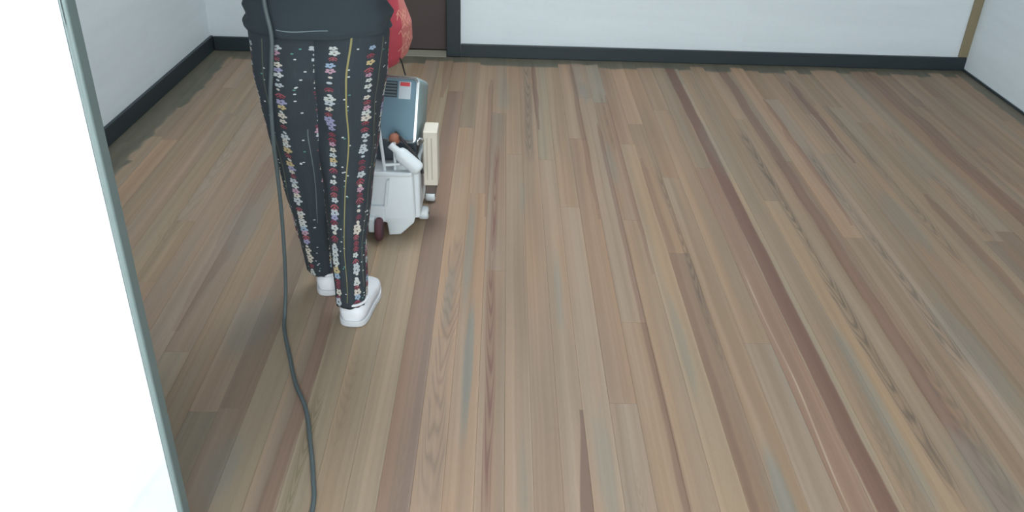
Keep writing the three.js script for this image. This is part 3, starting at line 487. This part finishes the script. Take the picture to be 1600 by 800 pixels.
// red dust bag, two panels, printed with pale squiggles
{
  const W = 1024, c = document.createElement('canvas'); c.width = W; c.height = 512; const k = c.getContext('2d'); let s = 5; const R = () => { s = (Math.imul(s, 1664525) + 1013904223) >>> 0; return s / 4294967296; };
  k.fillStyle = 'rgb(172,64,78)'; k.fillRect(0, 0, W, 512);
  k.fillStyle = 'rgb(180,106,100)'; for (const u of [0.475, 0.975]) { k.beginPath(); k.ellipse(u * W, 330, 78, 150, 0.16, 0, 6.3); k.fill(); }
  k.lineWidth = 4; k.strokeStyle = 'rgb(204,148,130)'; k.lineJoin = 'round';
  for (const u of [0.36, 0.86]) for (let q = 0; q < 9; q++) { let x = u * W + 10 + R() * 60, y = 290 + q * 16; k.beginPath(); k.moveTo(x, y); for (let e = 0; e < 5; e++) { x += 12 + R() * 12; y += (e % 2 ? 1 : -1) * (10 + R() * 18); k.lineTo(x, y); } k.stroke(); }
  for (let i = 0; i < 900; i++) { k.fillStyle = `rgba(${150 + R() * 60},${40 + R() * 40},${60 + R() * 30},0.12)`; k.fillRect(R() * W, R() * 512, 3, 20 + R() * 50); }
  const tex = new THREE.CanvasTexture(c); tex.colorSpace = THREE.SRGBColorSpace; tex.flipY = false; tex.wrapS = THREE.RepeatWrapping;
  const rows = [[1.08, -0.46, 0.022, 0.022], [1.05, -0.46, 0.03, 0.03], [1.0, -0.458, 0.055, 0.05], [0.93, -0.454, 0.085, 0.075], [0.84, -0.449, 0.112, 0.095], [0.76, -0.446, 0.136, 0.108], [0.70, -0.447, 0.137, 0.108], [0.65, -0.450, 0.122, 0.098], [0.615, -0.452, 0.092, 0.078], [0.592, -0.452, 0.050, 0.045], [0.585, -0.452, 0.004, 0.004]];
  const pos = [], uv = [], idx = [], seg = 64, st = 60, ease = (y) => { let q = 0; while (q < rows.length - 2 && y < rows[q + 1][0]) q++; const t = (y - rows[q][0]) / (rows[q + 1][0] - rows[q][0]); return [1, 2, 3].map((e) => lerp(rows[q][e], rows[q + 1][e], t)); };
  for (let j = 0; j <= st; j++) { const v = j / st, y = lerp(1.08, 0.585, v), [cx, rx, rz] = ease(y); for (let i = 0; i <= seg; i++) { const u = i / seg, a = u * 2 * Math.PI - Math.PI / 2, f = 1 + 0.025 * Math.sin(a * 5 + v * 6) * v * (1 - v) * 4; pos.push(...S(cx + Math.sin(a) * rx * f, y, -2.985 + Math.cos(a) * rz * f)); uv.push(u, v); } }
  for (let j = 0; j < st; j++) for (let i = 0; i < seg; i++) { const p = j * (seg + 1) + i, q = p + seg + 1; idx.push(p, q, p + 1, p + 1, q, q + 1); }
  const g = new THREE.BufferGeometry(); g.setAttribute('position', new THREE.Float32BufferAttribute(pos, 3)); g.setAttribute('uv', new THREE.Float32BufferAttribute(uv, 2)); g.setIndex(idx); g.computeVertexNormals();
  const b = part('dust_bag', g, std(0xffffff, 0.75, { map: tex }), sander, 'red dust bag with pale squiggle print');
  part('bag_pipe', merge([stube([[-0.46, 0.25, -3.06], [-0.46, 0.7, -3.12], [-0.46, 1.0, -3.12], [-0.46, 1.10, -3.06], [-0.46, 1.10, -3.0], [-0.46, 1.06, -2.985]], 0.019, 60, 16)]), chrome, sander);
  part('bag_ring', (() => { const t = new THREE.TorusGeometry(0.024, 0.004, 8, 24); t.rotateX(Math.PI / 2); t.translate(...S(-0.46, 1.06, -2.985)); return t; })(), chrome, b);
  part('tie_cord', stube([[-0.352, 0.655, -2.93], [-0.345, 0.62, -2.96], [-0.343, 0.585, -2.99], [-0.343, 0.555, -3.03]], 0.0028, 24, 8), rubber, b);
}
renderer.render(scene, camera);
